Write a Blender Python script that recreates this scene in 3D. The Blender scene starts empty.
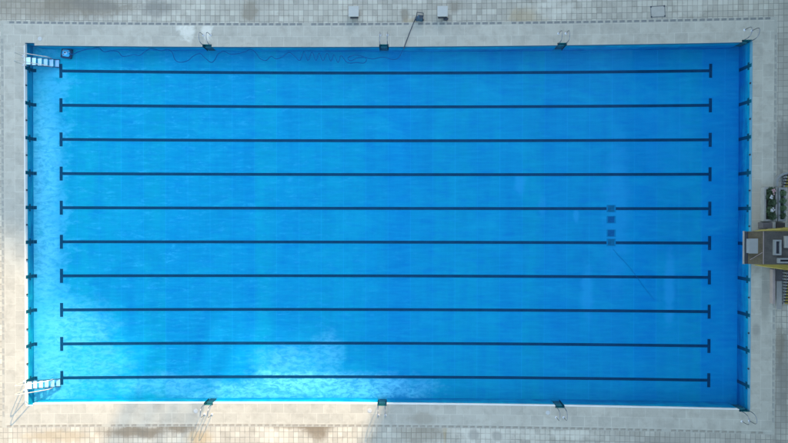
import bpy, math, random
from mathutils import Vector, Matrix
random.seed(7)
S = bpy.context.scene
COL = S.collection

# ------------------------------------------------------------------ camera numbers
F, CX, CY = 525.0, 394.0, 221.5
ROT = (-0.0074294, 0.0181191, 0.0016130)
CAM = Vector((1.37285, 0.54895, 36.13445))
RM = (Matrix.Rotation(ROT[2], 3, 'Z') @ Matrix.Rotation(ROT[1], 3, 'Y') @ Matrix.Rotation(ROT[0], 3, 'X'))

def at(u, v, z=0.0):
    """a measured place of the photograph as a point of the world at height z"""
    d = RM @ Vector(((u - CX) / F, (CY - v) / F, -1.0))
    t = (z - CAM.z) / d.z
    return CAM + d * t

KB = 0.0165
HX, HY = 25.0, 12.5                     # half the pool: 50 m by 25 m
def warp(X, Y):                         # the long rims sag a little towards the middle
    return X, Y * (1 - KB * (1 - (min(abs(X), 30.0) / 25.0) ** 2))
def floor_z(X): return -1.11 - 0.0113 * X
WATER = -0.2

# ------------------------------------------------------------------ mesh helpers
class MB:
    def __init__(s): s.v = []; s.f = []; s.uv = {}
    def face(s, pts, uv=None):
        b = len(s.v); s.v += [tuple(p) for p in pts]
        s.f.append(tuple(range(b, b + len(pts))))
        if uv: s.uv[len(s.f) - 1] = uv
    def box(s, x0, y0, z0, x1, y1, z1):
        c = [(x0,y0,z0),(x1,y0,z0),(x1,y1,z0),(x0,y1,z0),(x0,y0,z1),(x1,y0,z1),(x1,y1,z1),(x0,y1,z1)]
        b = len(s.v); s.v += c
        for f in ((3,2,1,0),(4,5,6,7),(0,1,5,4),(1,2,6,5),(2,3,7,6),(3,0,4,7)):
            s.f.append(tuple(b + i for i in f))
    def prism(s, pts, z0, z1):          # pts counter-clockwise
        n = len(pts); b = len(s.v)
        s.v += [(p[0], p[1], z0) for p in pts] + [(p[0], p[1], z1) for p in pts]
        s.f.append(tuple(b + n + i for i in range(n)))
        s.f.append(tuple(b + i for i in reversed(range(n))))
        for i in range(n):
            j = (i + 1) % n
            s.f.append((b + i, b + j, b + n + j, b + n + i))
    def tube(s, pts, r, n=8):
        pts = [Vector(p) for p in pts]; b = len(s.v); prev = None
        for i, p in enumerate(pts):
            a = pts[max(i - 1, 0)]; c = pts[min(i + 1, len(pts) - 1)]
            d = (c - a).normalized()
            if prev is None:
                prev = d.orthogonal().normalized()
            nrm = (prev - d * prev.dot(d)).normalized(); prev = nrm
            bi = d.cross(nrm)
            for k in range(n):
                t = 2 * math.pi * k / n
                s.v.append(tuple(p + (nrm * math.cos(t) + bi * math.sin(t)) * r))
        for i in range(len(pts) - 1):
            for k in range(n):
                k2 = (k + 1) % n
                s.f.append((b + i*n + k, b + i*n + k2, b + (i+1)*n + k2, b + (i+1)*n + k))
        s.f.append(tuple(b + k for k in reversed(range(n))))
        e = b + (len(pts) - 1) * n
        s.f.append(tuple(e + k for k in range(n)))
    def lathe(s, prof, cx=0, cy=0, n=20):   # prof: (radius, z) bottom to top
        b = len(s.v)
        for r, z in prof:
            for k in range(n):
                t = 2 * math.pi * k / n
                s.v.append((cx + r * math.cos(t), cy + r * math.sin(t), z))
        for i in range(len(prof) - 1):
            for k in range(n):
                k2 = (k + 1) % n
                s.f.append((b + i*n + k, b + i*n + k2, b + (i+1)*n + k2, b + (i+1)*n + k))
        s.f.append(tuple(b + k for k in reversed(range(n))))
        e = b + (len(prof) - 1) * n
        s.f.append(tuple(e + k for k in range(n)))
    def build(s, name, mat, parent=None, bevel=0, smooth=False):
        me = bpy.data.meshes.new(name)
        me.from_pydata(s.v, [], s.f)
        if s.uv:
            l = me.uv_layers.new(name='UVMap')
            for pi, uv in s.uv.items():
                p = me.polygons[pi]
                for k, li in enumerate(p.loop_indices): l.data[li].uv = uv[k]
        me.materials.append(mat)
        if smooth:
            for p in me.polygons: p.use_smooth = True
        me.update()
        o = bpy.data.objects.new(name, me); COL.objects.link(o)
        if parent: o.parent = parent
        if bevel:
            m = o.modifiers.new('bevel', 'BEVEL'); m.width = bevel; m.segments = 2; m.limit_method = 'ANGLE'
        return o

def tag(o, label=None, cat=None, group=None, kind=None):
    if label: o['label'] = label
    if cat: o['category'] = cat
    if group: o['group'] = group
    if kind: o['kind'] = kind
    return o
def thing(name, label, cat, loc=(0,0,0), rz=0.0, group=None):
    o = bpy.data.objects.new(name, None); COL.objects.link(o)
    o.empty_display_size = 0.2
    o.location = loc; o.rotation_euler = (0, 0, rz)
    return tag(o, label, cat, group)
def copy_tree(o, parent=None):
    c = o.copy(); COL.objects.link(c)
    if parent: c.parent = parent
    for ch in [x for x in bpy.data.objects if x.parent == o]:
        copy_tree(ch, c)
    return c
def smooth_path(pts, n=6):
    pts = [Vector(p) for p in pts]; out = []
    for i in range(len(pts) - 1):
        p0 = pts[max(i-1, 0)]; p1 = pts[i]; p2 = pts[i+1]; p3 = pts[min(i+2, len(pts)-1)]
        for k in range(n):
            t = k / n
            out.append(0.5 * ((2*p1) + (p2-p0)*t + (2*p0-5*p1+4*p2-p3)*t*t + (3*p1-p0-3*p2+p3)*t**3))
    out.append(pts[-1]); return out

# ------------------------------------------------------------------ material helpers
class NT:
    def __init__(s, name):
        s.m = bpy.data.materials.new(name); s.m.use_nodes = True
        s.t = s.m.node_tree; s.n = s.t.nodes; s.l = s.t.links
        s.bsdf = s.n['Principled BSDF']; s.out = s.n['Material Output']
    def new(s, typ, **kw):
        nd = s.n.new(typ)
        for k, v in kw.items(): setattr(nd, k, v)
        return nd
    def set(s, sock, val):
        if isinstance(val, bpy.types.NodeSocket): s.l.new(val, sock)
        elif isinstance(val, (tuple, list)) and len(val) == 3 and sock.type == 'RGBA': sock.default_value = (*val, 1)
        else: sock.default_value = val
    def math(s, op, a, b=None, c=None, clamp=False):
        nd = s.new('ShaderNodeMath', operation=op, use_clamp=clamp)
        s.set(nd.inputs[0], a)
        if b is not None: s.set(nd.inputs[1], b)
        if c is not None: s.set(nd.inputs[2], c)
        return nd.outputs[0]
    def mix(s, fac, a, b, blend='MIX'):
        nd = s.new('ShaderNodeMix', data_type='RGBA', blend_type=blend)
        s.set(nd.inputs[0], fac); s.set(nd.inputs[6], a); s.set(nd.inputs[7], b)
        return nd.outputs[2]
    def mapping(s, vec, scale=(1,1,1), loc=(0,0,0), rot=0.0):
        nd = s.new('ShaderNodeMapping'); s.set(nd.inputs[0], vec)
        nd.inputs['Scale'].default_value = scale; nd.inputs['Location'].default_value = loc
        nd.inputs['Rotation'].default_value = (0, 0, rot)
        return nd.outputs[0]
    def noise(s, vec, scale, detail=4, rough=0.55, dist=0.0):
        nd = s.new('ShaderNodeTexNoise'); s.set(nd.inputs['Vector'], vec)
        nd.inputs['Scale'].default_value = scale; nd.inputs['Detail'].default_value = detail
        nd.inputs['Roughness'].default_value = rough; nd.inputs['Distortion'].default_value = dist
        return nd.outputs[0]
    def ramp(s, val, a, b, lo=0.0, hi=1.0):
        nd = s.new('ShaderNodeMapRange', interpolation_type='SMOOTHSTEP')
        s.set(nd.inputs[0], val)
        for i, x in enumerate((a, b, lo, hi)): nd.inputs[i+1].default_value = x
        return nd.outputs[0]
    def brick(s, vec, w, h, c1, c2, mortar, msize, offset=0.5, smooth=0.1, bias=0.0):
        nd = s.new('ShaderNodeTexBrick', offset=offset, squash=1.0)
        s.set(nd.inputs['Vector'], vec)
        s.set(nd.inputs['Color1'], c1); s.set(nd.inputs['Color2'], c2); s.set(nd.inputs['Mortar'], mortar)
        nd.inputs['Scale'].default_value = 1.0; nd.inputs['Mortar Size'].default_value = msize
        nd.inputs['Mortar Smooth'].default_value = smooth; nd.inputs['Bias'].default_value = bias
        nd.inputs['Brick Width'].default_value = w; nd.inputs['Row Height'].default_value = h
        return nd.outputs['Color'], nd.outputs['Fac']
    def blob(s, vec, cx, cy, rx, ry, edge=0.45, wob=None):    # a stain or painted light patch with a shape of its own
        v = s.mapping(vec, (1/rx, 1/ry, 0), (-cx/rx, -cy/ry, 0))
        nd = s.new('ShaderNodeVectorMath', operation='LENGTH'); s.set(nd.inputs[0], v)
        d = nd.outputs['Value']
        if wob is not None: d = s.math('ADD', d, s.math('MULTIPLY', s.math('SUBTRACT', wob, 0.5), 2.3))
        return s.ramp(d, 1 - edge, 1 + edge, 1.0, 0.0)
    def uv(s): return s.new('ShaderNodeUVMap', uv_map='UVMap').outputs[0]
    def obj(s): return s.new('ShaderNodeTexCoord').outputs['Object']
    def geo(s): return s.new('ShaderNodeNewGeometry').outputs['Position']
    def bump(s, h, strength=0.3, dist=0.01):
        nd = s.new('ShaderNodeBump'); s.set(nd.inputs['Height'], h)
        nd.inputs['Strength'].default_value = strength; nd.inputs['Distance'].default_value = dist
        s.l.new(nd.outputs[0], s.bsdf.inputs['Normal'])
    def done(s, color, rough=0.7, metal=0.0, spec=0.4):
        s.set(s.bsdf.inputs['Base Color'], color); s.set(s.bsdf.inputs['Roughness'], rough)
        s.bsdf.inputs['Metallic'].default_value = metal; s.bsdf.inputs['Specular IOR Level'].default_value = spec
        return s.m

def plain(name, c, rough=0.6, metal=0.0, var=0.18, scale=6.0, spec=0.4):
    t = NT(name); n = t.noise(t.obj(), scale, 5, 0.6)
    n2 = t.noise(t.obj(), scale * 7, 3, 0.6)
    f = t.math('ADD', t.math('MULTIPLY', t.math('SUBTRACT', n, 0.5), 2 * var), t.math('MULTIPLY', t.math('SUBTRACT', n2, 0.5), var))
    k = t.math('ADD', f, 1.0)
    v = t.new('ShaderNodeCombineColor')
    for i in range(3): t.set(v.inputs[i], t.math('MULTIPLY', k, c[i], clamp=True))
    return t.done(v.outputs[0], rough, metal, spec)

# ---- pool floor and wall tiles
def tile_material(name, floor=True):
    t = NT(name)
    vec = t.uv()
    warm = t.noise(t.mapping(vec, (0.09, 0.16, 1)), 1.0, 3, 0.5)
    A = (0.004, 0.465, 0.400); B = (0.003, 0.370, 0.440)
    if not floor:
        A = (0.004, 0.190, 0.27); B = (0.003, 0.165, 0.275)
    pan, pf = t.brick(t.mapping(vec, loc=(25.05, 12.5*2.438, 0)), 1.583, 2.438*25, A, B, (0.015, 0.50, 0.54), 0.020 if floor else 0.0, 0.0, 0.4)
    pan2, _ = t.brick(t.mapping(vec, loc=(25.05+.79, 60.95+1.219, 0)), 3.166, 2.438, (0.35,0.35,0.35), (0.65,0.65,0.65), (0.5,0.5,0.5), 0.0, 0.0)
    c = t.mix(0.10, pan, pan2, 'OVERLAY')
    # single tiles
    til, tf = t.brick(vec, 0.25, 0.125, (0.46,0.47,0.48), (0.54,0.53,0.52), (0.58,0.57,0.56), 0.008, 0.0, 0.3)
    c = t.mix(0.5, c, til, 'OVERLAY')
    col = t.noise(t.mapping(vec, (1.1, 0.10, 1), (2, 5, 0)), 1.0, 4, 0.6)
    c = t.mix(t.ramp(col, 0.35, 0.7, 0.0, 0.5), c, (0.003, 0.29, 0.40))
    cloud = t.noise(t.mapping(vec, (0.30, 0.5, 1), (1, 8, 0)), 1.0, 7, 0.66, 0.5)
    c = t.mix(t.ramp(cloud, 0.48, 0.72, 0.0, 0.55), c, (0.012, 0.56, 0.47))
    st = t.noise(t.mapping(vec, (0.35, 3.2, 1)), 1.3, 5, 0.65)
    c = t.mix(t.ramp(st, 0.35, 0.75, 0.0, 0.45), c, (0.012, 0.55, 0.52))
    st2 = t.noise(t.mapping(vec, (0.8, 2.2, 1), (7, 3, 0)), 0.9, 5, 0.65)
    c = t.mix(t.ramp(st2, 0.45, 0.8, 0.0, 0.5), c, (0.004, 0.27, 0.44))
    if floor:
        sep = t.new('ShaderNodeSeparateXYZ'); t.set(sep.inputs[0], vec)
        X, Y = sep.outputs[0], sep.outputs[1]
        wob = t.noise(t.mapping(vec, (0.8, 1.3, 1)), 0.8, 6, 0.68, 0.3)
        fine = t.noise(t.mapping(vec, (0.8, 1.6, 1)), 2.2, 8, 0.74, 0.6)
        # limescale that builds up at the shallow end
        shal = t.ramp(X, -20.0, -24.2, 0.0, 0.58)
        m = t.math('ADD', shal, t.math('MULTIPLY', t.math('SUBTRACT', wob, 0.5), 1.5))
        m = t.ramp(m, 0.30, 0.62, 0.0, 0.62)
        m = t.math('MULTIPLY', m, t.ramp(fine, 0.30, 0.56, 0.30, 1.0))
        c = t.mix(m, c, (0.14, 0.68, 0.64))
        # sunlit patches painted into the colour, with limescale by the left wall
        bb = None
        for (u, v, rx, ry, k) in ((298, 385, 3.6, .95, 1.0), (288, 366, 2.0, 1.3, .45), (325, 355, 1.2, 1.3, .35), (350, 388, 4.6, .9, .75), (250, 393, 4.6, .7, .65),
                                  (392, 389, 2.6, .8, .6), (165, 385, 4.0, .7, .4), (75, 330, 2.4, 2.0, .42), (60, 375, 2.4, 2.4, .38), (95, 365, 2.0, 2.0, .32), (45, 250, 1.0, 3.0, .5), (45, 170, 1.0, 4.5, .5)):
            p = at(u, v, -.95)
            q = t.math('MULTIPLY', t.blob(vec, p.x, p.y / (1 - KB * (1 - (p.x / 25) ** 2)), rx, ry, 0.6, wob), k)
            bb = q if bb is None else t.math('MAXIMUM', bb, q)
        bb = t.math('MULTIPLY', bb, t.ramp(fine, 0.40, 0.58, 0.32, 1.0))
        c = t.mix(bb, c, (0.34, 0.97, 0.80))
        # faint scale elsewhere; its rise to the left also paints the light falloff
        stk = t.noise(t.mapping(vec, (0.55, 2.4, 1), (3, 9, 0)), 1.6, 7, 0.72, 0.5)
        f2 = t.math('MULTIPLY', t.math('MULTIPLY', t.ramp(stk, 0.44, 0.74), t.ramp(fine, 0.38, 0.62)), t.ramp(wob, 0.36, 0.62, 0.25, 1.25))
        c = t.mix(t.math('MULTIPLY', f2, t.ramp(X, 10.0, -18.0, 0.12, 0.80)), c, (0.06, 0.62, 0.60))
        # pale scuffs at the deep end
        for (x, y, rx, ry, a) in ((20.2, -4.4, .32, 2.3, .6), (14.4, -4.6, .4, 1.6, .5), (9.6, 2.9, .35, .7, .6),
                                  (13.6, .7, .18, .5, .6), (16.5, 1.2, .8, 4.4, .35), (11.2, 1.4, .22, .8, .3), (20.0, 6.5, 2.2, 2.6, .14)):
            c = t.mix(t.math('MULTIPLY', t.blob(vec, x, y, rx, ry, 0.6, wob), a), c, (0.05, 0.54, 0.56))
    t.bump(tf, 0.15, 0.003)
    return t.done(c, 0.6, 0, 0.03)

def paving_material():
    t = NT('paving_tiles'); vec = t.uv()
    big = t.noise(vec, 0.22, 5, 0.6); mid = t.noise(vec, 1.1, 6, 0.65, 0.4); fine = t.noise(vec, 9.0, 4, 0.7)
    c, fac = t.brick(t.mapping(vec, loc=(.1, .13, 0)), 0.34, 0.40, (0.299, 0.269, 0.196), (0.424, 0.385, 0.282), (0.179, 0.161, 0.118), 0.012, 0.0, 0.15)
    # patches of replaced tiles
    pc, _ = t.brick(t.mapping(vec, loc=(.1, .13, 0)), 1.02, 0.80, (0.40,0.40,0.40), (0.60,0.60,0.61), (0.5,0.5,0.5), 0.0, 0.5)
    c = t.mix(0.45, c, pc, 'OVERLAY')
    c = t.mix(t.ramp(big, 0.35, 0.7, 0.0, 0.30), c, (0.217, 0.200, 0.153))
    c = t.mix(t.ramp(mid, 0.50, 0.72, 0.0, 0.28), c, (0.161, 0.137, 0.092))
    c = t.mix(t.ramp(fine, 0.45, 0.8, 0.0, 0.35), c, (0.403, 0.364, 0.270))
    brown = (0.137, 0.104, 0.061); tan = (0.290, 0.215, 0.110); pale = (0.500, 0.452, 0.340); grey = (0.137, 0.126, 0.098)
    for (u, v, rx, ry, col, a) in (
            (30, 6, 5.0, 0.95, brown, .5), (85, 3, 3.2, .75, brown, .45), (250, 8, .5, 1.0, brown, .6), (158, 6, 1.1, .5, grey, .6),
            (524, 14, 1.1, .7, tan, .6), (411, 20, .5, .4, tan, .6), (455, 2, .5, .35, brown, .45), (405, 11, .3, .4, brown, .5),
            (95, 3, 1.6, .4, grey, .5), (250, 22, .5, .3, pale, .5), (555, 6, 1.4, .5, pale, .4), (690, 8, 1.2, .5, pale, .25),
            (135, 434, 2.2, .4, brown, .8), (178, 430, 1.2, .35, brown, .8), (60, 437, 2.2, .4, tan, .5), (200, 441, .8, .5, tan, .7),
            (317, 434, .9, .6, brown, .85), (300, 429, 2.4, .22, brown, .6), (425, 436, 1.5, .8, brown, .5), (445, 436, .12, .8, tan, .7),
            (262, 438, .9, .6, pale, .3), (490, 436, 2.6, .6, pale, .5), (475, 438, .35, .35, grey, .5), (497, 439, .3, .3, grey, .5),
            (560, 430, .9, .2, grey, .7), (575, 437, 2.0, .3, pale, .4),
            (783, 148, .7, 1.6, grey, .7), (787, 60, .7, 5.0, grey, .35), (784, 366, .6, 2.6, grey, .55), (780, 345, .3, 1.1, brown, .5),
            (780, 405, .7, 3.0, grey, .5), (700, 440, 5.0, .5, grey, .3)):
        p = at(u, v, 0)
        c = t.mix(t.math('MULTIPLY', t.blob(vec, p.x, p.y, rx, ry, 0.5, mid), a), c, col)
    jd, jf = t.brick(t.mapping(vec, loc=(.1, .13, 0)), 0.34, 0.40, (0,0,0), (0,0,0), (1,1,1), 0.035, 0.0, 0.6)
    c = t.mix(t.math('MULTIPLY', jf, t.ramp(mid, 0.38, 0.62, 0.03, 0.42)), c, (0.125, 0.11, 0.078))
    t.bump(t.math('SUBTRACT', 1.0, fac), 0.4, 0.006)
    return t.done(c, 0.75, 0, 0.3)

def slab_material():
    t = NT('pale_slabs'); vec = t.uv(); g = t.geo()
    big = t.noise(g, 0.30, 5, 0.6); mid = t.noise(g, 1.5, 6, 0.65, 0.3); fine = t.noise(g, 11.0, 4, 0.7)
    c, fac = t.brick(vec, 0.92, 0.72, (0.311, 0.288, 0.216), (0.377, 0.346, 0.258), (0.413, 0.378, 0.284), 0.022, 0.5, 0.3)
    c = t.mix(t.ramp(big, 0.35, 0.7, 0.0, 0.35), c, (0.280, 0.259, 0.197))
    c = t.mix(t.ramp(mid, 0.48, 0.75, 0.0, 0.40), c, (0.221, 0.205, 0.154))
    c = t.mix(t.ramp(fine, 0.45, 0.8, 0.0, 0.30), c, (0.413, 0.378, 0.286))
    for (u, v, rx, ry, col, a) in ((188, 32, .55, .55, (0.559, 0.518, 0.399), .8), (207, 30, .35, .6, (0.559, 0.518, 0.399), .8), (178, 26, .3, .25, (0.544, 0.504, 0.393), .6),
                                   (423, 419, .9, .4, (0.194, 0.166, 0.112), .55), (757, 205, .5, 1.6, (0.280, 0.216, 0.140), .5), (765, 300, .3, 1.6, (0.156, 0.144, 0.107), .5),
                                   (770, 262, .3, .8, (0.171, 0.158, 0.123), .3), (756, 330, .25, .4, (0.156, 0.144, 0.112), .5)):
        p = at(u, v, 0)
        c = t.mix(t.math('MULTIPLY', t.blob(g, p.x, p.y, rx, ry, 0.4, mid), a), c, col)
    c = t.mix(t.math('MULTIPLY', t.noise(t.mapping(vec, (1.2, 9, 1)), 1.5, 6, 0.7), t.ramp(mid, 0.4, 0.65, 0.05, 0.5)), c, (0.22, 0.20, 0.145))
    t.bump(fac, 0.3, 0.004)
    return t.done(c, 0.7, 0, 0.3)

def water_material():
    t = NT('pool_water')
    t.n.remove(t.bsdf)
    tr = t.new('ShaderNodeBsdfTransparent'); tr.inputs[0].default_value = (1, 1, 1, 1)
    gl = t.new('ShaderNodeBsdfGlossy'); gl.inputs['Color'].default_value = (0.22, 0.5, 0.75, 1); gl.inputs['Roughness'].default_value = 0.03
    fr = t.new('ShaderNodeLayerWeight'); fr.inputs['Blend'].default_value = 0.5
    h = t.noise(t.mapping(t.geo(), (0.9, 1.4, 1)), 1.6, 4, 0.6, 0.3)
    b = t.new('ShaderNodeBump'); t.set(b.inputs['Height'], h); b.inputs['Strength'].default_value = 0.35; b.inputs['Distance'].default_value = 0.05
    t.l.new(b.outputs[0], gl.inputs['Normal']); t.l.new(b.outputs[0], fr.inputs['Normal'])
    sch = t.math('MULTIPLY_ADD', t.math('POWER', fr.outputs['Facing'], 5.0), 0.98, 0.02)
    mx = t.new('ShaderNodeMixShader'); t.set(mx.inputs[0], sch)
    t.l.new(tr.outputs[0], mx.inputs[1]); t.l.new(gl.outputs[0], mx.inputs[2])
    t.l.new(mx.outputs[0], t.out.inputs['Surface'])
    va = t.new('ShaderNodeVolumeAbsorption'); va.inputs['Color'].default_value = (0.12, 0.46, 0.86, 1); va.inputs['Density'].default_value = 0.5
    t.l.new(va.outputs[0], t.out.inputs['Volume'])
    return t.m

M = {}
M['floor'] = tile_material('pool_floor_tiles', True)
M['wall'] = tile_material('pool_wall_tiles', False)
M['paving'] = paving_material()
M['slab'] = slab_material()
M['water'] = water_material()
M['line'] = plain('lane_line_tiles', (0.006, 0.075, 0.098), 0.6, 0, 0.35, 2, 0.03)
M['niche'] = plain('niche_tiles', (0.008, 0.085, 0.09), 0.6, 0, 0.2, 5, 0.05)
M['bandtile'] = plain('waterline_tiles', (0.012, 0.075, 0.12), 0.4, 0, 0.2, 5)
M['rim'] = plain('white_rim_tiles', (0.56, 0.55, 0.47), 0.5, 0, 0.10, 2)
M['rimr'] = plain('scaled_rim_tiles', (0.09, 0.22, 0.26), 0.5, 0, 0.25, 2)
M['channel'] = plain('drain_channel_stone', (0.30, 0.28, 0.21), 0.8, 0, 0.2, 2)
M['grate'] = plain('grate_dark', (0.15, 0.148, 0.125), 0.7, 0, 0.45, 0.6)
M['grate_pale'] = plain('grate_weathered', (0.235, 0.222, 0.172), 0.7, 0, 0.5, 0.6)
M['grate_beige'] = plain('grate_sandy', (0.225, 0.20, 0.145), 0.7, 0, 0.6, 0.6)
M['steel'] = plain('stainless_steel', (0.22, 0.23, 0.24), 0.28, 1.0, 0.1, 4)
M['flange'] = plain('flange_white', (0.42, 0.42, 0.40), 0.4, 0, 0.08, 4)
M['white'] = plain('white_plastic', (0.36, 0.355, 0.31), 0.5, 0, 0.08, 3)
M['whitetop'] = plain('white_painted_top', (0.345, 0.33, 0.27), 0.6, 0, 0.10, 3)
M['step'] = plain('step_white', (0.52, 0.74, 0.70), 0.5, 0, 0.10, 3)
M['ladtread'] = plain('ladder_tread', (0.025, 0.14, 0.15), 0.6, 0, 0.15, 6, 0.05)
M['dark'] = plain('dark_rubber', (0.020, 0.028, 0.035), 0.6, 0, 0.2, 6)
M['navy'] = plain('navy_plastic', (0.02, 0.055, 0.08), 0.4, 0, 0.2, 6)
M['cyan'] = plain('cyan_plastic', (0.07, 0.58, 0.66), 0.4, 0, 0.15, 6)
M['bluegrey'] = plain('blue_grey_plastic', (0.14, 0.26, 0.36), 0.4, 0, 0.2, 6)
M['cable'] = plain('cable_blue', (0.004, 0.095, 0.20), 0.7, 0, 0.1, 6, 0.03)
M['cabledry'] = plain('cable_black', (0.035, 0.045, 0.055), 0.5, 0, 0.1, 6)
M['draingrn'] = plain('floor_drain_green', (0.010, 0.23, 0.25), 0.5, 0, 0.3, 6, 0.03)
M['draindk'] = plain('floor_drain_dark', (0.006, 0.19, 0.27), 0.5, 0, 0.3, 6, 0.03)
M['drainframe'] = plain('floor_drain_frame', (0.004, 0.32, 0.35), 0.5, 0, 0.2, 6, 0.03)
M['roof'] = plain('platform_concrete', (0.095, 0.070, 0.036), 0.85, 0, 0.75, 2.2)
M['roof2'] = plain('platform_panel', (0.058, 0.050, 0.038), 0.85, 0, 0.75, 2.2)
M['conc'] = plain('concrete', (0.21, 0.195, 0.16), 0.85, 0, 0.25, 2.5)
M['concpink'] = plain('pinkish_concrete', (0.23, 0.18, 0.15), 0.85, 0, 0.25, 2.5)
M['concdark'] = plain('dark_concrete', (0.085, 0.072, 0.065), 0.85, 0, 0.3, 2.5)
M['yellow'] = plain('yellow_paint', (0.21, 0.155, 0.022), 0.5, 0, 0.25, 4)
M['tread'] = plain('tread_dark', (0.018, 0.018, 0.020), 0.8, 0, 0.3, 4)
M['framew'] = plain('frame_white', (0.19, 0.188, 0.165), 0.5, 0, 0.15, 4)
M['soil'] = plain('soil', (0.040, 0.032, 0.024), 0.95, 0, 0.4, 5)
M['leaf'] = plain('leaf', (0.028, 0.046, 0.016), 0.6, 0, 0.5, 3)
M['leaf2'] = plain('leaf_light', (0.05, 0.078, 0.03), 0.6, 0, 0.5, 3)
M['petal'] = plain('petal_pink', (0.28, 0.16, 0.15), 0.6, 0, 0.2, 3)
M['petalw'] = plain('petal_white', (0.34, 0.32, 0.29), 0.6, 0, 0.2, 3)
M['rust'] = plain('iron_cover', (0.30, 0.28, 0.22), 0.8, 0, 0.2, 3)

# ------------------------------------------------------------------ pool shell
LW = 0.64                                    # ladder niches cut into the rim
top_lad = [at(207, 45, 0).x, at(383.9, 45, 0).x, at(562.2, 44.6, 0).x]
bot_lad = [at(208.4, 404.5, 0).x, at(382.0, 404.5, 0).x, at(560.0, 406.5, 0).x]
ND = 0.17
CN = 0.69
top_n = [(-HX, -HX + CN)] + [(x - LW/2, x + LW/2) for x in top_lad] + [(HX - CN, HX)]
bot_n = [(-HX, -HX + 0.50)] + [(x - LW/2, x + LW/2) for x in bot_lad] + [(HX - 0.72, HX)]

def split(a, b, step=1.25):
    n = max(1, int(math.ceil(abs(b - a) / step)))
    return [a + (b - a) * i / n for i in range(n + 1)]
def gaps(notches):
    out = []; x = -HX
    for a, b in notches:
        if a > x + 1e-6: out.append((x, a))
        x = b
    if x < HX - 1e-6: out.append((x, HX))
    return out

def wp(X, Y, z=0.0):
    x, y = warp(X, Y); return (x, y, z)

# ---- the deck round the pool
slab = MB()
def strip_h(Ya, Yb, x0, x1, flip):
    xs = split(x0, x1)
    for a, b in zip(xs, xs[1:]):
        q = [wp(a, Ya), wp(b, Ya), wp(b, Yb), wp(a, Yb)]
        va, vb = abs(Ya) - HY, abs(Yb) - HY
        uv = [(a, va), (b, va), (b, vb), (a, vb)]
        if Yb < Ya: q.reverse(); uv.reverse()
        slab.face(q, uv)
OW = 1.48
for sgn, notch in ((1, top_n), (-1, bot_n)):
    for a, b in gaps(notch): strip_h(sgn * HY, sgn * (HY + ND), a, b, sgn < 0)
    strip_h(sgn * (HY + ND), sgn * (HY + OW), -HX - OW, HX + OW, sgn < 0)
for sgn in (-1, 1):
    ys = split(-HY - ND, HY + ND)
    for a, b in zip(ys, ys[1:]):
        q = [wp(sgn*HX, a), wp(sgn*(HX+OW), a), wp(sgn*(HX+OW), b), wp(sgn*HX, b)]
        uv = [(a, 0), (a, OW), (b, OW), (b, 0)]
        if sgn < 0: q.reverse(); uv.reverse()
        slab.face(q, uv)
tag(slab.build('poolside_slabs', M['slab']), 'two rows of pale stone slabs round the pool rim', 'pool deck', kind='structure')

ch = MB()
DW = 0.20
for sgn in (1, -1):
    xs = split(-HX - OW - DW, HX + OW + DW)
    for a, b in zip(xs, xs[1:]):
        q = [wp(a, sgn*(HY+OW)), wp(b, sgn*(HY+OW)), wp(b, sgn*(HY+OW+DW)), wp(a, sgn*(HY+OW+DW))]
        if sgn < 0: q.reverse()
        ch.face(q)
    ys = split(-HY - OW, HY + OW)
    for a, b in zip(ys, ys[1:]):
        q = [wp(sgn*(HX+OW), a), wp(sgn*(HX+OW+DW), a), wp(sgn*(HX+OW+DW), b), wp(sgn*(HX+OW), b)]
        if sgn < 0: q.reverse()
        ch.face(q)
tag(ch.build('drain_channel', M['channel']), 'narrow stone drain channel between slabs and tiles', 'drain channel', kind='structure')

GRATES = []
for w in (.315, .345, .345, .375):
    me = MB(); me.box(-w/2, -.0735, -.03, w/2, .0735, .006); g = me.build('grate', M['grate']); GRATES.append(g.data)
    bpy.data.objects.remove(g)
def grate_row(label, mat, fn, a, b, along_x):
    c = fn((a + b) / 2, .1)
    t = thing('drain_row', label, 'drain', (c[0], c[1], 0), 0, 'drain rows round the pool deck'); x = a
    var = [g.copy() for g in GRATES]
    for g in var: g.materials[0] = mat
    while x < b:
        if random.random() > 0.03:
            p = fn(x, .0985); q = fn(x + .1, .0985)
            o = bpy.data.objects.new('grate', random.choice(var)); COL.objects.link(o); o.parent = t
            o.location = (p[0] - c[0], p[1] - c[1], 0); o.rotation_euler = (0, 0, math.atan2(q[1]-p[1], q[0]-p[0]))
        x += 0.49
grate_row('row of dark drain grates along the long side with the white pedestals', M['grate'], lambda t, d: wp(t, HY+OW+d), -25.9, 26.2, True)
grate_row('row of sandy stained drain grates along the sunlit long side', M['grate_beige'], lambda t, d: wp(t, -HY-OW-d), -26.2, 26.2, True)
grate_row('row of faint pale drain grates along the short side with the two step ladders', M['grate_pale'], lambda t, d: wp(-HX-OW-d, t), -13.2, 13.2, False)
grate_row('row of grey drain grates along the short side with the concrete platform', M['grate_pale'], lambda t, d: wp(HX+OW+d, t), -13.2, 13.2, False)

pv = MB()
xs = [-220, -120, -60, -40, -30] + split(-HX-OW-DW, HX+OW+DW) + [30, 40, 60, 120, 220]
ys = [-220, -120, -60, -30, -18] + split(-HY-OW-DW, HY+OW+DW, 2) + [18, 30, 60, 120, 220]
for i in range(len(xs) - 1):
    for j in range(len(ys) - 1):
        if abs(xs[i] + xs[i+1]) / 2 < HX+OW+DW and abs(ys[j] + ys[j+1]) / 2 < HY+OW+DW: continue
        c = [(xs[i], ys[j]), (xs[i+1], ys[j]), (xs[i+1], ys[j+1]), (xs[i], ys[j+1])]
        pv.face([wp(*q) for q in c], c)
tag(pv.build('ground', M['paving']), 'weathered small square paving tiles outside the drain', 'paving', kind='structure')

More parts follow.
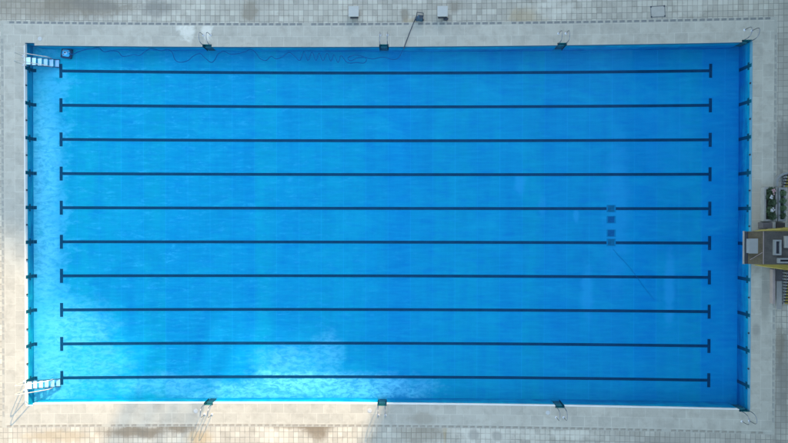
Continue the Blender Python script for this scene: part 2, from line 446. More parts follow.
# ---- walls of the basin
ww = MB(); wn = MB(); wb = MB(); wr = MB(); wrr = MB()
FB = WATER - 0.03
def wall(a, b, low, up, zt):
    """two ideal rim points, water to the left of a->b"""
    n = max(1, int(math.dist(a, b) / 1.25)) if math.dist(a, b) > 1.3 else 1
    L0 = a[0] if abs(b[0]-a[0]) > abs(b[1]-a[1]) else a[1]
    for i in range(n):
        p = [a[0] + (b[0]-a[0])*i/n, a[1] + (b[1]-a[1])*i/n]; q = [a[0] + (b[0]-a[0])*(i+1)/n, a[1] + (b[1]-a[1])*(i+1)/n]
        l = math.dist(a, b)
        def seg(m, z0, z1):
            u0, u1 = l*i/n, l*(i+1)/n
            m.face([wp(*p, z0), wp(*q, z0), wp(*q, z1), wp(*p, z1)], [(u0, z0), (u1, z0), (u1, z1), (u0, z1)])
        seg(low, -1.8, zt); seg(up, zt, 0)
def long_side(sgn, notches, dark, up):
    Y, Yn = sgn * HY, sgn * (HY + ND)
    pts = []
    for a, b in gaps(notches): pts.append((a, b, Y, ww, up))
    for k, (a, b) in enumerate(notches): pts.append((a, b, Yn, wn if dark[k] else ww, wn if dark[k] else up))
    for a, b, y, lo, u in pts:
        if sgn > 0: wall((b, y), (a, y), lo, u, FB)
        else: wall((a, y), (b, y), lo, u, FB)
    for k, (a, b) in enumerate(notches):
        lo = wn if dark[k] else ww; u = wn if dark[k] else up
        for x, side in ((a, 0), (b, 1)):
            if abs(abs(x) - HX) < 1e-6: continue
            wall((x, Y), (x, Yn), lo, u, FB)
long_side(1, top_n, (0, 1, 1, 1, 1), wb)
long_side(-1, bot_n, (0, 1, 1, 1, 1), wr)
wall((-HX, HY + ND), (-HX, -HY - ND), ww, wr, FB)
wall((HX, -HY - ND), (HX, HY + ND), ww, wrr, FB)
pool_wall = tag(ww.build('pool_wall', M['wall']), 'blue tiled wall of the swimming pool', 'pool wall', kind='structure')
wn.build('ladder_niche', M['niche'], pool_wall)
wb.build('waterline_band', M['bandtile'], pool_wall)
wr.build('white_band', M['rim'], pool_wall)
wrr.build('scaled_band', M['rimr'], pool_wall)
# white nosing on three sides of the rim
ns = MB(); nr = MB()
def nose(a, b, c, d, m=None):
    (m or ns).face([wp(*a, .004), wp(*b, .004), wp(*c, .004), wp(*d, .004)])
for a, b in gaps(bot_n):
    xx = split(a, b)
    for p, q in zip(xx, xx[1:]): nose((p, -HY-.045), (q, -HY-.045), (q, -HY+.012), (p, -HY+.012))
yy = split(-HY, HY)
for p, q in zip(yy, yy[1:]):
    nose((-HX-.05, p), (-HX+.012, p), (-HX+.012, q), (-HX-.05, q))
    nose((HX-.012, p), (HX+.035, p), (HX+.035, q), (HX-.012, q), nr)
tag(nr.build('rim_nosing', M['rimr']), 'weathered nosing of the rim by the platform', 'pool rim', kind='structure')
tag(ns.build('rim_nosing', M['rim']), 'thin white nosing along the pool rim', 'pool rim', kind='structure')

# ---- floor
fl = MB()
fx = split(-HX - .3, HX + .3, 1.0); fy = split(-HY - .4, HY + .4, 2.0)
for i in range(len(fx) - 1):
    for j in range(len(fy) - 1):
        c = [(fx[i], fy[j]), (fx[i+1], fy[j]), (fx[i+1], fy[j+1]), (fx[i], fy[j+1])]
        fl.face([wp(x, y, floor_z(x)) for x, y in c], c)
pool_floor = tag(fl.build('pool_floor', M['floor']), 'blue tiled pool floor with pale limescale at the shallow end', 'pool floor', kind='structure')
PITCH = 2.438
def on_floor(X, Y, dz=.006): return wp(X, Y, floor_z(X) + dz)
for k in range(10):
    Y = (4.5 - k) * PITCH
    m = MB()
    xx = split(-22.9, 22.9, 1.25)
    for a, b in zip(xx, xx[1:]):
        m.face([on_floor(a, Y-.105), on_floor(b, Y-.105), on_floor(b, Y+.105), on_floor(a, Y+.105)])
    for s in (-1, 1):
        a, b = sorted((s*22.9, s*23.12))
        m.face([on_floor(a, Y-.5), on_floor(b, Y-.5), on_floor(b, Y+.5), on_floor(a, Y+.5)])
    m.build('lane_line', M['line'], pool_floor)
# ---- lane targets on the end walls and rope anchors between them
for s in (-1, 1):
    for k in range(10):
        Y = (4.5 - k) * PITCH
        m = MB(); x = s * (HX - .006)
        def vq(y0, y1, z0, z1, x=x):
            q = [wp(x, y0, z0), wp(x, y1, z0), wp(x, y1, z1), wp(x, y0, z1)]
            if s > 0: q.reverse()
            m.face(q)
        vq(Y-.12, Y+.12, floor_z(s*HX)+.01, -.03)
        zc = -.46 if s < 0 else -.36
        hw = .26; hh = .08 if s < 0 else .10
        vq(Y+.12, Y+hw, zc-hh, zc+hh); vq(Y-hw, Y-.12, zc-hh, zc+hh)
        if s < 0:
            m.face([on_floor(-HX+.01, Y-.12), on_floor(-HX+.24, Y-.12), on_floor(-HX+.24, Y+.12), on_floor(-HX+.01, Y+.12)])
        m.build('lane_target', M['line'], pool_wall)
    for k in range(9):
        Y = (4 - k) * PITCH
        x, y = warp(s * HX, Y)
        m = MB(); m.box(min(x, x - s*.07), y-.05, -.18, max(x, x - s*.06), y+.05, -.06)
        m.build('rope_anchor', M['dark'], pool_wall, .01)

# ---- water
wt = MB()
n = 26
xs = split(-HX-.02, HX+.02, 2.0)
YO = HY + ND + .02
top = [wp(x, YO) for x in xs]; bot = [wp(x, -YO) for x in xs]
b0 = len(wt.v)
for (x, y, z) in bot: wt.v.append((x, y, WATER))
for (x, y, z) in top: wt.v.append((x, y, WATER))
for (x, y, z) in bot: wt.v.append((x, y, -2.0))
for (x, y, z) in top: wt.v.append((x, y, -2.0))
N = len(xs)
for i in range(N - 1):
    wt.f += [(i, i+1, N+i+1, N+i), (2*N+i, 3*N+i, 3*N+i+1, 2*N+i+1), (i, 2*N+i, 2*N+i+1, i+1), (N+i, N+i+1, 3*N+i+1, 3*N+i)]
wt.f += [(0, N, 3*N, 2*N), (N-1, 3*N-1, 4*N-1, 2*N-1)]
tag(wt.build('pool_water', M['water']), 'clear still blue water filling the swimming pool', 'pool water', kind='structure')

# ---- floor drains
dl = (('greenish square floor drain on the lane line nearer the long side with the white pedestals', 'draingrn', 208.6),
      ('dark square floor drain between two lane lines, nearer the long side with the white pedestals', 'draindk', 219.6),
      ('dark square floor drain between two lane lines, nearer the sunlit long side', 'draindk', 233.2),
      ('greenish square floor drain on the lane line nearer the sunlit long side', 'draingrn', 242.4))
for lab, mt, v in dl:
    p = at(611.2, v, -1.27)
    t = thing('floor_drain', lab, 'floor drain', (p.x, p.y, floor_z(p.x)), 0, 'square drains in the pool floor')
    m = MB()
    for (x0, y0, x1, y1) in ((-.32,-.26,.32,-.22), (-.32,.22,.32,.26), (-.32,-.22,-.23,.22), (.23,-.22,.32,.22)): m.box(x0, y0, .004, x1, y1, .014)
    m.build('frame', M['drainframe'], t)
    m = MB()
    for i in range(9): m.box(-.22, -.21 + i*.047, .006, .22, -.21 + i*.047 + .036, .018)
    m.box(-.225, -.215, .002, .225, .215, .006)
    m.build('grille', M[mt], t)
# a thin dark line lying slack on the floor of the deep end
pts = [at(u, v, -1.26) for u, v in ((613, 249), (619, 256), (625, 262), (631, 269), (637, 277), (642, 284), (648, 292), (654, 299))]
m = MB(); m.tube([(p.x, p.y, floor_z(p.x) + .012) for p in smooth_path(pts, 4)], .011, 6)
tag(m.build('rope', plain('rope_faded', (.005, .24, .34), .7, 0, .1, 6, .03)), 'thin dark rope lying slantwise on the deep pool floor', 'rope')

# ------------------------------------------------------------------ grab rail ladders
def make_ladder(loc, rz, label):
    t = thing('pool_ladder', label, 'pool ladder', loc, rz, 'grab rail ladders in the pool rim')
    for s in (-1, 1):
        x = s * .25
        m = MB()
        m.tube(smooth_path([(x, .80, 0), (x, .80, .42), (x, .76, .66), (x, .62, .80), (x, .42, .82), (x, .24, .76), (x, .12, .58), (x, .09, .30), (x, .09, -.25), (x, .09, -.95)], 4), .022, 8)
        r = m.build('rail', M['steel'], t, smooth=True)
        f = MB(); f.lathe([(.085, 0.002), (.085, .02), (.05, .045), (.03, .05)], x, .80, 14)
        f.build('flange', M['flange'], r)
    for i in range(4):
        m = MB(); z = -.30 - i * .22
        m.box(-.225, .03, z - .025, .225, .15, z)
        m.build('tread', M['ladtread'], t, .006)
    return t
def ladder_place(src, X, sgn, label, rz=None, inset=0):
    x, y = warp(X, sgn * (HY + .0))
    loc = (x, y, 0); r = (0 if sgn > 0 else math.pi) if rz is None else rz
    if src is None: return make_ladder(loc, r, label)
    c = copy_tree(src); c.location = loc; c.rotation_euler = (0, 0, r); c['label'] = label; return c
L = ladder_place(None, top_lad[0], 1, 'steel grab rail ladder beside white paint patches on the slabs')
ladder_place(L, top_lad[1], 1, 'steel grab rail ladder nearest to where the cleaner cable climbs out of the pool')
ladder_place(L, top_lad[2], 1, 'steel grab rail ladder on the shaded side beyond the cable, below a tan stain')
ladder_place(L, HX - CN/2 - .02, 1, 'steel grab rail ladder in the shaded corner near the square access hatch', rz=-0.12)
ladder_place(L, bot_lad[0], -1, 'steel grab rail ladder at left edge of the sunlit patch, casting long shadows')
ladder_place(L, bot_lad[1], -1, 'steel grab rail ladder where sunlit deck meets the shade')
ladder_place(L, bot_lad[2], -1, 'steel grab rail ladder in full shade beside a round white skimmer lid')
ladder_place(L, HX - .36, -1, 'steel grab rail ladder in the shaded corner farthest from the cleaner robot', rz=math.pi + 0.1)

# ------------------------------------------------------------------ step ladders at the shallow end
def make_steps(Y, label):
    x, y = warp(-HX, Y)
    t = thing('step_ladder', label, 'step ladder', (x, y, 0), 0, 'white step ladders at the shallow end')
    w = .27; L = 1.95; d = -.80
    for s in (-1, 1):
        m = MB()
        q = [(.03, -.10), (.03, -.20), (L, d - .02), (L, d + .06)]
        yy = s * w
        b = len(m.v)
        for (px, pz) in q: m.v.append((px, yy - .02, pz))
        for (px, pz) in q: m.v.append((px, yy + .02, pz))
        m.f += [(3,2,1,0), (4,5,6,7), (0,1,5,4), (1,2,6,5), (2,3,7,6), (3,0,4,7)]
        m.build('stringer', M['navy'], t)
    for i in range(6):
        m = MB(); x0 = .03 + i * .325; z = -.09 - i * .128
        m.box(x0, -w + .022, z - .03, x0 + (.31 if i == 0 else .27), w - .022, z)
        m.build('tread', M['step'], t, .008)
    for s in (-1, 1):
        m = MB(); yy = s * (w + .03)
        m.tube(smooth_path([(-.10, yy, 0), (-.10, yy, .5), (-.09, yy, .86), (.0, yy, .97), (.14, yy, .92), (.55, yy, .58), (1.0, yy, .2), (1.42, yy, -.18), (1.5, yy, -.40), (1.5, yy, -.63)], 4), .027, 8)
        r = m.build('handrail', M['whitetop'], t, smooth=True)
        f = MB(); f.lathe([(.085, 0.002), (.085, .02), (.05, .045), (.03, .05)], -.10, yy, 14)
        f.build('flange', M['flange'], r)
    return t
ya = at(25, 60.8, -.1).y; yb = at(25, 385.5, -.1).y
make_steps(ya, 'white step ladder beside the cleaner robot at the shallow end')
make_steps(yb, 'white step ladder in the sunlit corner with long rail shadows')

# ------------------------------------------------------------------ cleaning robot, cable, power unit
p = at(66.8, 53.4, -.75)
zf = floor_z(p.x)
R = thing('pool_cleaner', 'blue pool cleaning robot on the floor near the shallow corner', 'pool cleaner', (p.x, p.y, zf + .01), -0.15)
m = MB(); m.prism([(-.27,-.16), (-.20,-.24), (.20,-.24), (.27,-.16), (.27,.16), (.20,.24), (-.20,.24), (-.27,.16)], .07, .22); m.build('body', M['cyan'], R, .03)
for s in (-1, 1):
    m = MB(); m.prism([(-.36, s*.29-.055), (.36, s*.29-.055), (.36, s*.29+.055), (-.36, s*.29+.055)], .0, .20); m.build('track', M['navy'], R, .03)
    m = MB(); m.tube([(s*.33, -.24, .10), (s*.33, .24, .10)], .07, 10); m.build('brush', M['navy'], R)
m = MB(); m.lathe([(.13, .222), (.13, .26), (.10, .28), (.045, .285)], 0, 0, 18); m.build('motor_cap', M['step'], R)
m = MB(); m.lathe([(.05, .286), (.05, .31), (.03, .32)], -.01, -.0, 12); m.build('cable_socket', M['dark'], R)
for (a, b) in ((-.19, .15), (.22, .12), (-.17, -.14)):
    m = MB(); m.box(a-.05, b-.045, .221, a+.05, b+.045, .245); m.build('vent', M['white'], R, .01)

cab = [(69, 53.5), (73, 54.0), (79, 51.5), (85, 49.6), (93, 48.4), (99, 48.0), (104, 51.8), (111, 50.6), (118, 51.8), (122, 56), (127, 56), (134, 54.5), (140, 55.2),
       (146, 50.8), (152, 48.6), (161, 50.6), (167, 49.4), (172, 52), (175, 59.5), (180, 62.2), (188, 60.4), (193, 56.2), (200, 53.5),
       (205, 57.8), (211, 62.2), (215, 59.5), (218, 54), (224, 51.5), (230, 54), (238, 53.6), (245, 51.6), (251, 49.4), (256, 53), (260, 58.4), (266, 60.3),
       (271, 56.3), (276, 58.8), (282, 56.8), (289, 52.4), (295, 56.5), (300, 60.2), (304, 51.5), (308, 60.5), (312, 52), (316, 60.4), (319, 53), (323, 60.6),
       (327, 53.2), (331, 61), (334, 54.5), (338, 62.5), (341, 55.5), (346, 61.5), (350, 63), (356, 62.5), (364, 62.8), (366.5, 59), (362, 56), (354, 55), (348, 58),
       (351, 60.5), (358, 57.5), (365, 57.2), (373, 58.8), (383, 57), (393, 59.4), (399, 57.2), (402, 51), (404, 47.5)]
pts = []
for i, (u, v) in enumerate(cab):
    f = i / (len(cab) - 1)
    z = -.27 if i > 2 else (zf + .34, -.50, -.34)[i]
    pts.append(at(u, v, z))
e = pts[-1]
pts[-1] = Vector((e.x, e.y - .10, -.18))
wet = smooth_path(pts, 5)
dry = smooth_path([wet[-1], at(404.3, 46.7, .03), at(407.5, 38, .02), at(411, 29, .02), at(414.2, 21, .03), at(416, 16.5, .32)], 5)
cb = MB(); cb.tube(wet, .032, 6)
c = tag(cb.build('cable', M['cable']), 'long wavy cable from the cleaner robot to its power trolley', 'cable')
cb = MB(); cb.tube(dry, .030, 6); cb.build('dry_end', M['cabledry'], c)

p = at(419.6, 18.0, 0)
T = thing('power_trolley', 'small dark trolley holding the pool cleaner power unit', 'trolley', (p.x, p.y - .05, 0), -0.12)
m = MB(); m.box(-.24, -.20, .06, .24, .14, .10); m.build('base', M['navy'], T, .01)
m = MB(); m.box(-.13, -.18, .102, .20, .08, .52); m.build('power_box', M['navy'], T, .03)
m = MB(); m.box(-.02, -.17, .522, .15, .06, .545); m.build('control_panel', M['dark'], T, .005)
for s in (-1, 1):
    m = MB(); m.tube([(s*.22, .12, .1), (s*.22, .14, .40), (s*.22, .18, .62)], .022, 8); m.build('upright', M['dark'], T)
    m = MB(); m.tube([(s*.27-.025, -.1, .07), (s*.27+.025, -.1, .07)], .07, 14); m.build('wheel', M['dark'], T)
m = MB(); m.tube([(-.22, .18, .62), (.22, .18, .62)], .024, 8); m.build('handle', M['dark'], T)

# ------------------------------------------------------------------ white-topped pedestals
def pedestal(u, v, label):
    p = at(u, v, .5)
    t = thing('pedestal', label, 'pedestal', (p.x, p.y, 0), 0.0, 'white topped pedestals on the tiles')
    m = MB(); m.box(-.35, -.35, .42, .35, .35, .50); m.build('top', M['whitetop'], t, .012)
    m = MB(); m.box(-.25, -.31, .06, .25, .20, .42); m.build('column', M['dark'], t, .01)
    m = MB(); m.box(-.28, -.33, 0, .28, .23, .06); m.build('foot', M['concdark'], t, .01)
    return t
pedestal(353.6, 11.0, 'white square topped pedestal standing alone, away from the power trolley')
P2 = pedestal(442.6, 10.9, 'white square topped pedestal with a dark bundle at its foot, beside the power trolley')
p = at(445.5, 19.2, 0)
m = MB()
m.prism([(-.16,-.09), (.12,-.11), (.2,.0), (.1,.1), (-.12,.11)], 0, .16)
o = tag(m.build('bag', M['dark'], None, .04), 'small dark bag on the tiles against a white topped pedestal', 'bag'); o.location = (p.x, p.y, 0)

# ------------------------------------------------------------------ access hatch and skimmer lids
p = at(657.8, 11.4, 0)
t = thing('access_hatch', 'square pale access hatch with dark corner bolts set in the tiles', 'hatch', (p.x, p.y, 0), 0.06)
m = MB(); m.box(-.44, -.33, .002, .44, .33, .012); m.build('lid', M['rust'], t)
m = MB()
for (x0, y0, x1, y1) in ((-.5,-.39,.5,-.35), (-.5,.35,.5,.39), (-.5,-.35,-.46,.35), (.46,-.35,.5,.35)): m.box(x0, y0, .002, x1, y1, .016)
m.build('frame', M['grate'], t)
for sx in (-1, 1):
    for sy in (-1, 1):
        m = MB(); m.lathe([(.055, .016), (.055, .024), (.03, .03)], sx*.45, sy*.34, 10); m.build('bolt', M['dark'], t)
for u, v, lab in ((40.0, 38.6, 'round white skimmer lid near the corner with the cleaner robot'),
                  (195.9, 410.9, 'round white skimmer lid beside the ladder with long shadows'),
                  (369.8, 410.6, 'round white skimmer lid on the sunlit slabs beside the ladder at shade edge'),
                  (547.9, 412.7, 'round white skimmer lid beside the fully shaded ladder')):
    p = at(u, v, 0)
    m = MB(); m.lathe([(.15, .002), (.15, .012), (.12, .018), (.03, .02)], 0, 0, 20)
    o = tag(m.build('skimmer_lid', M['white'], None), lab, 'skimmer lid', 'round skimmer lids on the deck'); o.location = (p.x, p.y, 0)

# ------------------------------------------------------------------ concrete platform on the short side
def quad(u0, v0, u1, v1, z):
    a = at(u0, v1, z); b = at(u1, v0, z); return a.x, a.y, b.x, b.y
HZ = 1.15
PL = thing('pool_platform', 'brown concrete platform with yellow railings overhanging the pool edge', 'platform', (at(766, 248, 0).x, at(766, 248, 0).y, 0))
def loc(o):                                   # world-built parts keep their place under the empty
    o.matrix_parent_inverse = Matrix.Translation(-Vector(o.parent.location)); return o
def wbox(m, u0, v0, u1, v1, z0, z1):
    x0, y0, x1, y1 = quad(u0, v0, u1, v1, z1); m.box(x0, y0, z0, x1, y1, z1)
m = MB(); wbox(m, 748.06, 231.6, 763.0, 264.0, HZ - .35, HZ); loc(m.build('deck_slab', M['roof'], PL))
m = MB(); wbox(m, 764.2, 231.2, 812, 264.4, HZ - .35, HZ - .004); loc(m.build('deck_slab', M['roof2'], PL))
m = MB(); wbox(m, 763.05, 231.4, 764.15, 264.2, HZ - .35, HZ + .02); loc(m.build('joint_strip', M['concpink'], PL))
X1 = at(747.9, 248, HZ).x; YA = at(748, 264.0, HZ).y; YB = at(748, 231.6, HZ).y
m = MB(); m.box(X1 - .05, YA, HZ - .26, X1 + .006, YB, HZ + .01); loc(m.build('fascia', M['tread'], PL))
m = MB(); m.box(X1 - .09, YA - .03, HZ - .40, X1 + .004, YB + .03, HZ - .262); loc(m.build('edge_beam', M['conc'], PL))
for (u, v) in ((768, 238), (768, 258), (800, 238), (800, 258)):
    p = at(u, v, 0); m = MB(); m.box(p.x-.2, p.y-.2, 0, p.x+.2, p.y+.2, HZ - .352); loc(m.build('pillar', M['conc'], PL))
def rail(vs, vo, flare):
    # yellow kick plate that widens away from the pool, with a tube railing above it
    us = [754, 760, 766, 772, 778, 784, 790, 800, 812]
    m = MB(); inn = []; out = []
    for i, u in enumerate(us):
        f = i / (len(us) - 1)
        a = at(u, vs, HZ); b = at(u, vs + flare * (min(f * 2.0, 1.25)) ** 0.8 + (.4 if flare > 0 else -.4), HZ)
        inn.append(a); out.append(b)
    for i in range(len(us) - 1):
        q = [inn[i], inn[i+1], out[i+1], out[i]]
        if flare > 0: q.reverse()
        m.prism([(k.x, k.y) for k in q], HZ - .10, HZ - .02)
    loc(m.build('kick_plate', M['yellow'], PL))
    for hgt in (.45, .9):
        m = MB(); m.tube([(b.x, b.y, HZ + hgt * min(1, .25 + i * .25)) for i, b in enumerate(out)], .03, 8)
        loc(m.build('rail', M['yellow'], PL))
    for i in (1, 3, 5, 7):
        m = MB(); m.tube([(out[i].x, out[i].y, HZ - .05), (out[i].x, out[i].y, HZ + .9 * min(1, .25 + i * .25))], .028, 8)
        loc(m.build('post', M['yellow'], PL))
rail(264.4, 0, 3.6)
rail(231.2, 0, -2.6)
# things standing on it
x0, y0, x1, y1 = quad(749.2, 238.9, 757.8, 253.2, HZ + .3)
t = thing('cabinet', 'pale white metal cabinet on the pool end of the brown platform', 'cabinet', ((x0+x1)/2, (y0+y1)/2, HZ))
w, h = (x1-x0)/2, (y1-y0)/2
m = MB(); m.box(-w, -h, .002, w, h, .27); m.build('body', M['framew'], t, .01)
m = MB(); m.box(-w-.02, -h-.02, .272, w+.02, h+.02, .30); m.build('lid', M['framew'], t, .008)
def skylight(u0, v0, u1, v1, label):
    x0, y0, x1, y1 = quad(u0, v0, u1, v1, HZ + .15)
    t = thing('roof_hatch', label, 'hatch', ((x0+x1)/2, (y0+y1)/2, HZ), 0, 'white framed hatches on the platform')
    w, h = (x1-x0)/2, (y1-y0)/2; f = .10
    m = MB()
    m.box(-w, -h, 0, w, -h+f, .15); m.box(-w, h-f, 0, w, h, .15); m.box(-w, -h+f, 0, -w+f*1.3, h-f, .15); m.box(w-f, -h+f, 0, w, h-f, .15)
    m.build('frame', M['framew'], t)
    m = MB(); m.box(-w+f*1.3, -h+f, .002, w-f, h-f, .05); m.build('pane', M['tread'], t)
skylight(774.2, 239.8, 781.6, 255.2, 'white framed dark hatch, tall and narrow, in the middle of the platform')
skylight(778.4, 258.2, 795, 263.2, 'white framed dark hatch, low and wide, by the yellow railing of the platform')
x0, y0, x1, y1 = quad(785.4, 236, 800, 248, HZ + .2)
m = MB(); m.box(x0, y0, HZ, x1, y1, HZ + .2); tag(m.build('box', M['conc'], None, .02), 'pale grey box at the far end of the platform', 'box')
p0, p1 = at(750, 259.5, HZ), at(762, 252.5, HZ)
m = MB(); m.tube([(p0.x, p0.y, HZ + .03), (p1.x, p1.y, HZ + .03)], .025, 8); tag(m.build('pole', M['concpink']), 'thin brown pole lying slantwise on the platform', 'pole')

# ---- stairs
def stairs(label, u0, u1, va, vb, n, zt, side):
    """treads along v; zt is the height at the vb end"""
    a = at((u0+u1)/2, va, 0)
    t = thing('stairs', label, 'stairs', (a.x, a.y, 0), 0, 'dark stairs with yellow step edges')
    hw = (at(u1, va, 0).x - at(u0, va, 0).x) / 2
    Ltot = at(u0, vb, zt).y - at(u0, va, 0).y
    d = Ltot / n
    for i in range(n):
        z = zt * (i + 1) / n; y0, y1 = sorted((i*d, (i+1)*d))
        m = MB(); m.box(-hw, y0, max(0, z - .16), hw, y1, z)
        st = m.build('tread', M['tread'], t)
        lead = y0 if d > 0 else y1
        m = MB(); m.box(-hw + .01, lead - (.0 if d > 0 else .11), z + .003, hw - .01, lead + (.11 if d > 0 else .0), z + .014)
        m.build('nosing', M['yellow'], st)
    m = MB()
    for i in range(n):
        z = zt * (i + 1) / n
        m.box(-hw-.13, i*d + d*.3 - .05, 0, -hw-.03, i*d + d*.3 + .05, z + .10)
    m.build('balustrade', M['framew'], t)
    m = MB(); m.tube([(-hw-.14, 0, .12), (-hw-.14, Ltot, zt + .12)], .02, 8); m.build('handrail', M['concdark'], t)
stairs('dark stairs with yellow step edges climbing to the platform on the sunlit side', 783.6, 803, 304, 271, 11, .40, -1)
stairs('short dark stairs with yellow step edges beyond the planters', 783.4, 803, 187, 175, 4, .3, -1)
m = MB(); wbox(m, 776.4, 281, 782.2, 309.5, 0, .10); tag(m.build('landing', M['conc'], None, .01), 'pale concrete strip beside the stairs to the platform', 'kerb')
m = MB(); wbox(m, 772.7, 269.5, 775.4, 304, 0, .30); tag(m.build('low_wall', M['concpink'], None, .01), 'low pinkish wall beside the stairs to the platform', 'wall', 'low walls by the platform')
m = MB(); wbox(m, 775.6, 268, 783.2, 280.8, 0, .06); tag(m.build('plinth', M['concdark'], None, .01), 'dark concrete block at the foot of the platform next to the stairs', 'block', 'blocks between planters and platform')
pts = [at(u, v, .25) for u, v in ((777.4, 186.5), (777.4, 180.5), (779, 177), (782, 174.8), (786, 173.4), (795, 171.5))]
m = MB()
sp = smooth_path(pts, 4)
for a, b in zip(sp, sp[1:]):
    dd = (b - a).normalized(); nn = Vector((-dd.y, dd.x, 0)) * .07
    q = [a - nn, b - nn, b + nn, a + nn]
    m.prism([(k.x, k.y) for k in q], 0, .25)
tag(m.build('low_wall', M['framew']), 'low curved white wall round the short stairs beyond the planters', 'wall', 'low walls by the platform')

# ---- planters
def planter(u0, v0, u1, v1, mat, label, wallw=.13, h=.35):
    x0, y0, x1, y1 = quad(u0, v0, u1, v1, h)
    t = thing('planter', label, 'planter', ((x0+x1)/2, (y0+y1)/2, 0), 0, 'planters beside the platform')
    w, d = (x1-x0)/2, (y1-y0)/2; f = wallw
    for (a, b, c, e) in ((-w,-d,w,-d+f), (-w,d-f,w,d), (-w,-d+f,-w+f,d-f), (w-f,-d+f,w,d-f)):
        m = MB(); m.box(a, b, 0, c, e, h); m.build('side', mat, t)
    m = MB(); m.box(-w+f, -d+f, .0, w-f, d-f, h - .12); m.build('soil', M['soil'], t)
    return (x0+f, y0+f, x1-f, y1-f, h - .12)
A = planter(764.0, 187.2, 777.6, 221.2, M['conc'], 'broad concrete planter with dark foliage and pink flowers beside the platform')
B = planter(778.4, 187.6, 786.2, 221.2, M['framew'], 'narrow white planter with a row of light green leaves beside the platform')
def plant(x, y, z, r, h, n, mat, label, flower=None, nf=0, size=.10):
    t = thing('plant', label, 'plant', (x, y, z), random.uniform(0, 6), 'plants in the planters')
    m = MB()
    for i in range(n):
        a = random.uniform(0, 6.283); q = r * math.sqrt(random.random()); zz = h * (0.15 + .85 * random.random()) * (1 - .5 * (q/r) ** 2)
        c = Vector((q*math.cos(a), q*math.sin(a), zz))
        d = Vector((math.cos(a) + random.uniform(-.6,.6), math.sin(a) + random.uniform(-.6,.6), random.uniform(-.3, .5))).normalized()
        s = d.cross(Vector((0,0,1))).normalized(); l = size * random.uniform(.7, 1.4)
        m.face([c - d*l, c + s*l*.45, c + d*l, c - s*l*.45])
    for k in range(3):
        a = k * 2.1; m.tube([(0,0,0), (r*.5*math.cos(a), r*.5*math.sin(a), h*.7)], .008, 5)
    m.build('foliage', mat, t)
    if flower:
        f = MB()
        for i in range(nf):
            a = random.uniform(0, 6.283); q = r * .8 * random.random(); c = Vector((q*math.cos(a), q*math.sin(a), h*1.02))
            f.lathe([(.035, c.z - .02), (.055, c.z), (.02, c.z + .02)], c.x, c.y, 6)
        f.build('blossom', flower, t)
ax0, ay0, ax1, ay1, az = A
aw, ad = ax1 - ax0, ay1 - ay0
for (fx_, fy_, r, mt, fl_, nf, lab) in (
        (.50, .92, .25, 'leaf', 'petal', 12, 'dark shrub with pink blossoms at the end of the broad planter far from the platform'),
        (.30, .74, .17, 'leaf', 'petalw', 16, 'dark shrub with a white blossom cluster, second from the pink shrub in the broad planter'),
        (.60, .56, .22, 'leaf', None, 0, 'plain dark shrub in the middle of the broad planter'),
        (.38, .30, .20, 'leaf2', 'petalw', 9, 'light green shrub with white blossoms in the broad planter'),
        (.60, .10, .22, 'leaf', None, 0, 'plain dark shrub at the platform end of the broad planter')):
    plant(ax0 + aw*fx_, ay0 + ad*fy_, az, r, .4, 190, M[mt], lab, M[fl_] if fl_ else None, nf)
bx0, by0, bx1, by1, bz = B
for i, lab in enumerate(('light green leafy plant at the end of the narrow white planter far from the platform', 'light green leafy plant, second from the far end of the narrow white planter',
                         'light green leafy plant, second from the platform in the narrow white planter', 'light green leafy plant at the platform end of the narrow white planter')):
    plant((bx0+bx1)/2, by1 - (by1-by0)*(i+.5)/4, bz, .17, .4, 110, M['leaf2'] if i != 3 else M['leaf'], lab, None, 0, .085)
m = MB(); wbox(m, 763, 222.6, 772.8, 228.2, 0, .5); tag(m.build('plinth', M['concdark'], None, .01), 'small dark block between the broad planter and the platform', 'block', 'blocks between planters and platform')
m = MB(); wbox(m, 776.2, 222.8, 785.2, 228.2, 0, .5); tag(m.build('plinth', M['soil'], None, .01), 'small dark brown block between the narrow planter and the platform', 'block', 'blocks between planters and platform')
m = MB(); wbox(m, 773.2, 221.8, 775.8, 229.5, 0, .55); tag(m.build('low_wall', M['conc'], None, .01), 'short pale wall between two dark blocks by the platform', 'wall', 'low walls by the platform')

# ------------------------------------------------------------------ buildings sized to shade the pool, with an added slat screen (outside the frame)
EL = 20.0
US = Vector((0.399, 0.917)).normalized(); UC = Vector((US.y, -US.x))
def facade():
    t = NT('facade'); g = t.new('ShaderNodeSeparateXYZ'); t.set(g.inputs[0], t.obj())
    cv = t.new('ShaderNodeCombineXYZ'); t.set(cv.inputs[0], t.math('ADD', g.outputs[0], g.outputs[1])); t.set(cv.inputs[1], g.outputs[2])
    c, f = t.brick(cv.outputs[0], 3.2, 3.0, (.06, .07, .08), (.12, .13, .14), (.38, .37, .35), .75, 0.0, 0.02)
    return t.done(c, .8)
FAC = facade(); ROOFM = plain('roof_felt', (.2, .2, .2), .9)
def block(label, s0, s1, r0, depth, h, roof=None, name='apartment_building'):
    c = UC * ((s0 + s1) / 2) + US * (r0 + depth / 2)
    t = thing(name, label, 'building', (c.x, c.y, 0), math.atan2(UC.y, UC.x), None)
    w = (s1 - s0) / 2; d = depth / 2
    m = MB(); m.box(-w, -d, -.5, w, d, h); m.build('wall', FAC, t)
    m = MB()
    if roof: m.prism([(-w, -d), (w, -d), (w, d), (-w, d)], h + .002, h + .4)
    else: m.prism([(-w, -d), (w, -d), (w, d), (-w, d)], h + .002, h + .4)
    m.build('roof', ROOFM, t)
TE = math.tan(math.radians(EL))
block('tall apartment slab far beyond the shaded end of the pool', 4.8, 75, 104, 14, 66)
block('lower apartment block left of the tall slab', -8.5, 4.79, 100, 14, 106.5 * TE)
c = UC * -9.0 + US * 91
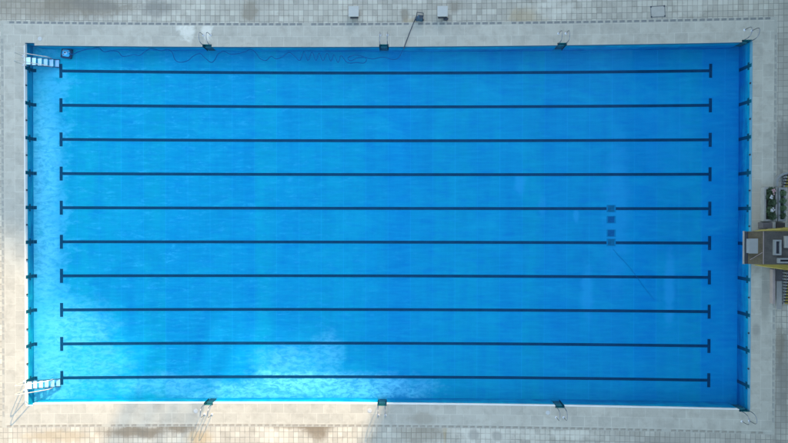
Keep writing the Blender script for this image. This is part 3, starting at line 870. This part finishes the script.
t = thing('shade_screen', 'unseen row of slats added to half-shade the deck', 'screen', (c.x, c.y, 0), math.atan2(UC.y, UC.x))  # unseen slats, added so that a strip of deck is half lit
for i in range(4):
    m = MB(); m.box(-2.45 + i*1.4, -1, -.5, -2.45 + i*1.4 + .72, 1, 55); m.build('shade_slat', FAC, t)
m = MB(); m.box(-2.6, -1.1, 55.002, 2.6, 1.1, 55.4); m.build('roof', ROOFM, t)
block('long low apartment block beyond the shallow end', -70, -8.51, 100, 14, 110.8 * TE)
# unseen building added to block sky light on the short side by the platform
G = thing('shade_building', 'tall unseen building added to dim the sky behind the platform side of the pool', 'shade_building', (40, 0, 0))
m = MB(); m.box(-9, -42, -.5, 9, 42, 31); m.build('wall', FAC, G)
m = MB(); m.box(-9.5, -43, 31.01, 10, 43, 31.8); m.build('roof', ROOFM, G)

# ------------------------------------------------------------------ light
W = bpy.data.worlds.new('World'); S.world = W; W.use_nodes = True
nt = W.node_tree; bg = nt.nodes['Background']
sky = nt.nodes.new('ShaderNodeTexSky'); sky.sky_type = 'NISHITA'; sky.sun_disc = False
sky.sun_elevation = math.radians(EL); sky.sun_rotation = math.atan2(US.x, US.y)
sky.air_density = 1.0; sky.dust_density = 1.0; sky.ozone_density = 1.0
nt.links.new(sky.outputs[0], bg.inputs[0]); bg.inputs[1].default_value = 0.15
sd = bpy.data.lights.new('sun', 'SUN'); sd.energy = 2.45; sd.angle = math.radians(0.75); sd.color = (1.0, 0.74, 0.48)
so = bpy.data.objects.new('sun', sd); COL.objects.link(so)
ce = math.cos(math.radians(EL))
so.rotation_euler = Vector((-US.x*ce, -US.y*ce, -math.sin(math.radians(EL)))).to_track_quat('-Z', 'Y').to_euler()
so.location = (40, 90, 60)

cd = bpy.data.cameras.new('camera'); cd.sensor_fit = 'HORIZONTAL'; cd.sensor_width = 36.0; cd.lens = F / 788 * 36
cd.clip_end = 3000
co = bpy.data.objects.new('camera', cd); COL.objects.link(co)
co.location = CAM; co.rotation_euler = RM.to_euler()
S.camera = co
S.view_settings.view_transform = 'Standard'; S.view_settings.look = 'None'
S.view_settings.exposure = 2.55; S.view_settings.gamma = 1.0; S.view_settings.use_curve_mapping = False
S.cycles.max_bounces = 8; S.cycles.transparent_max_bounces = 12; S.cycles.volume_bounces = 0
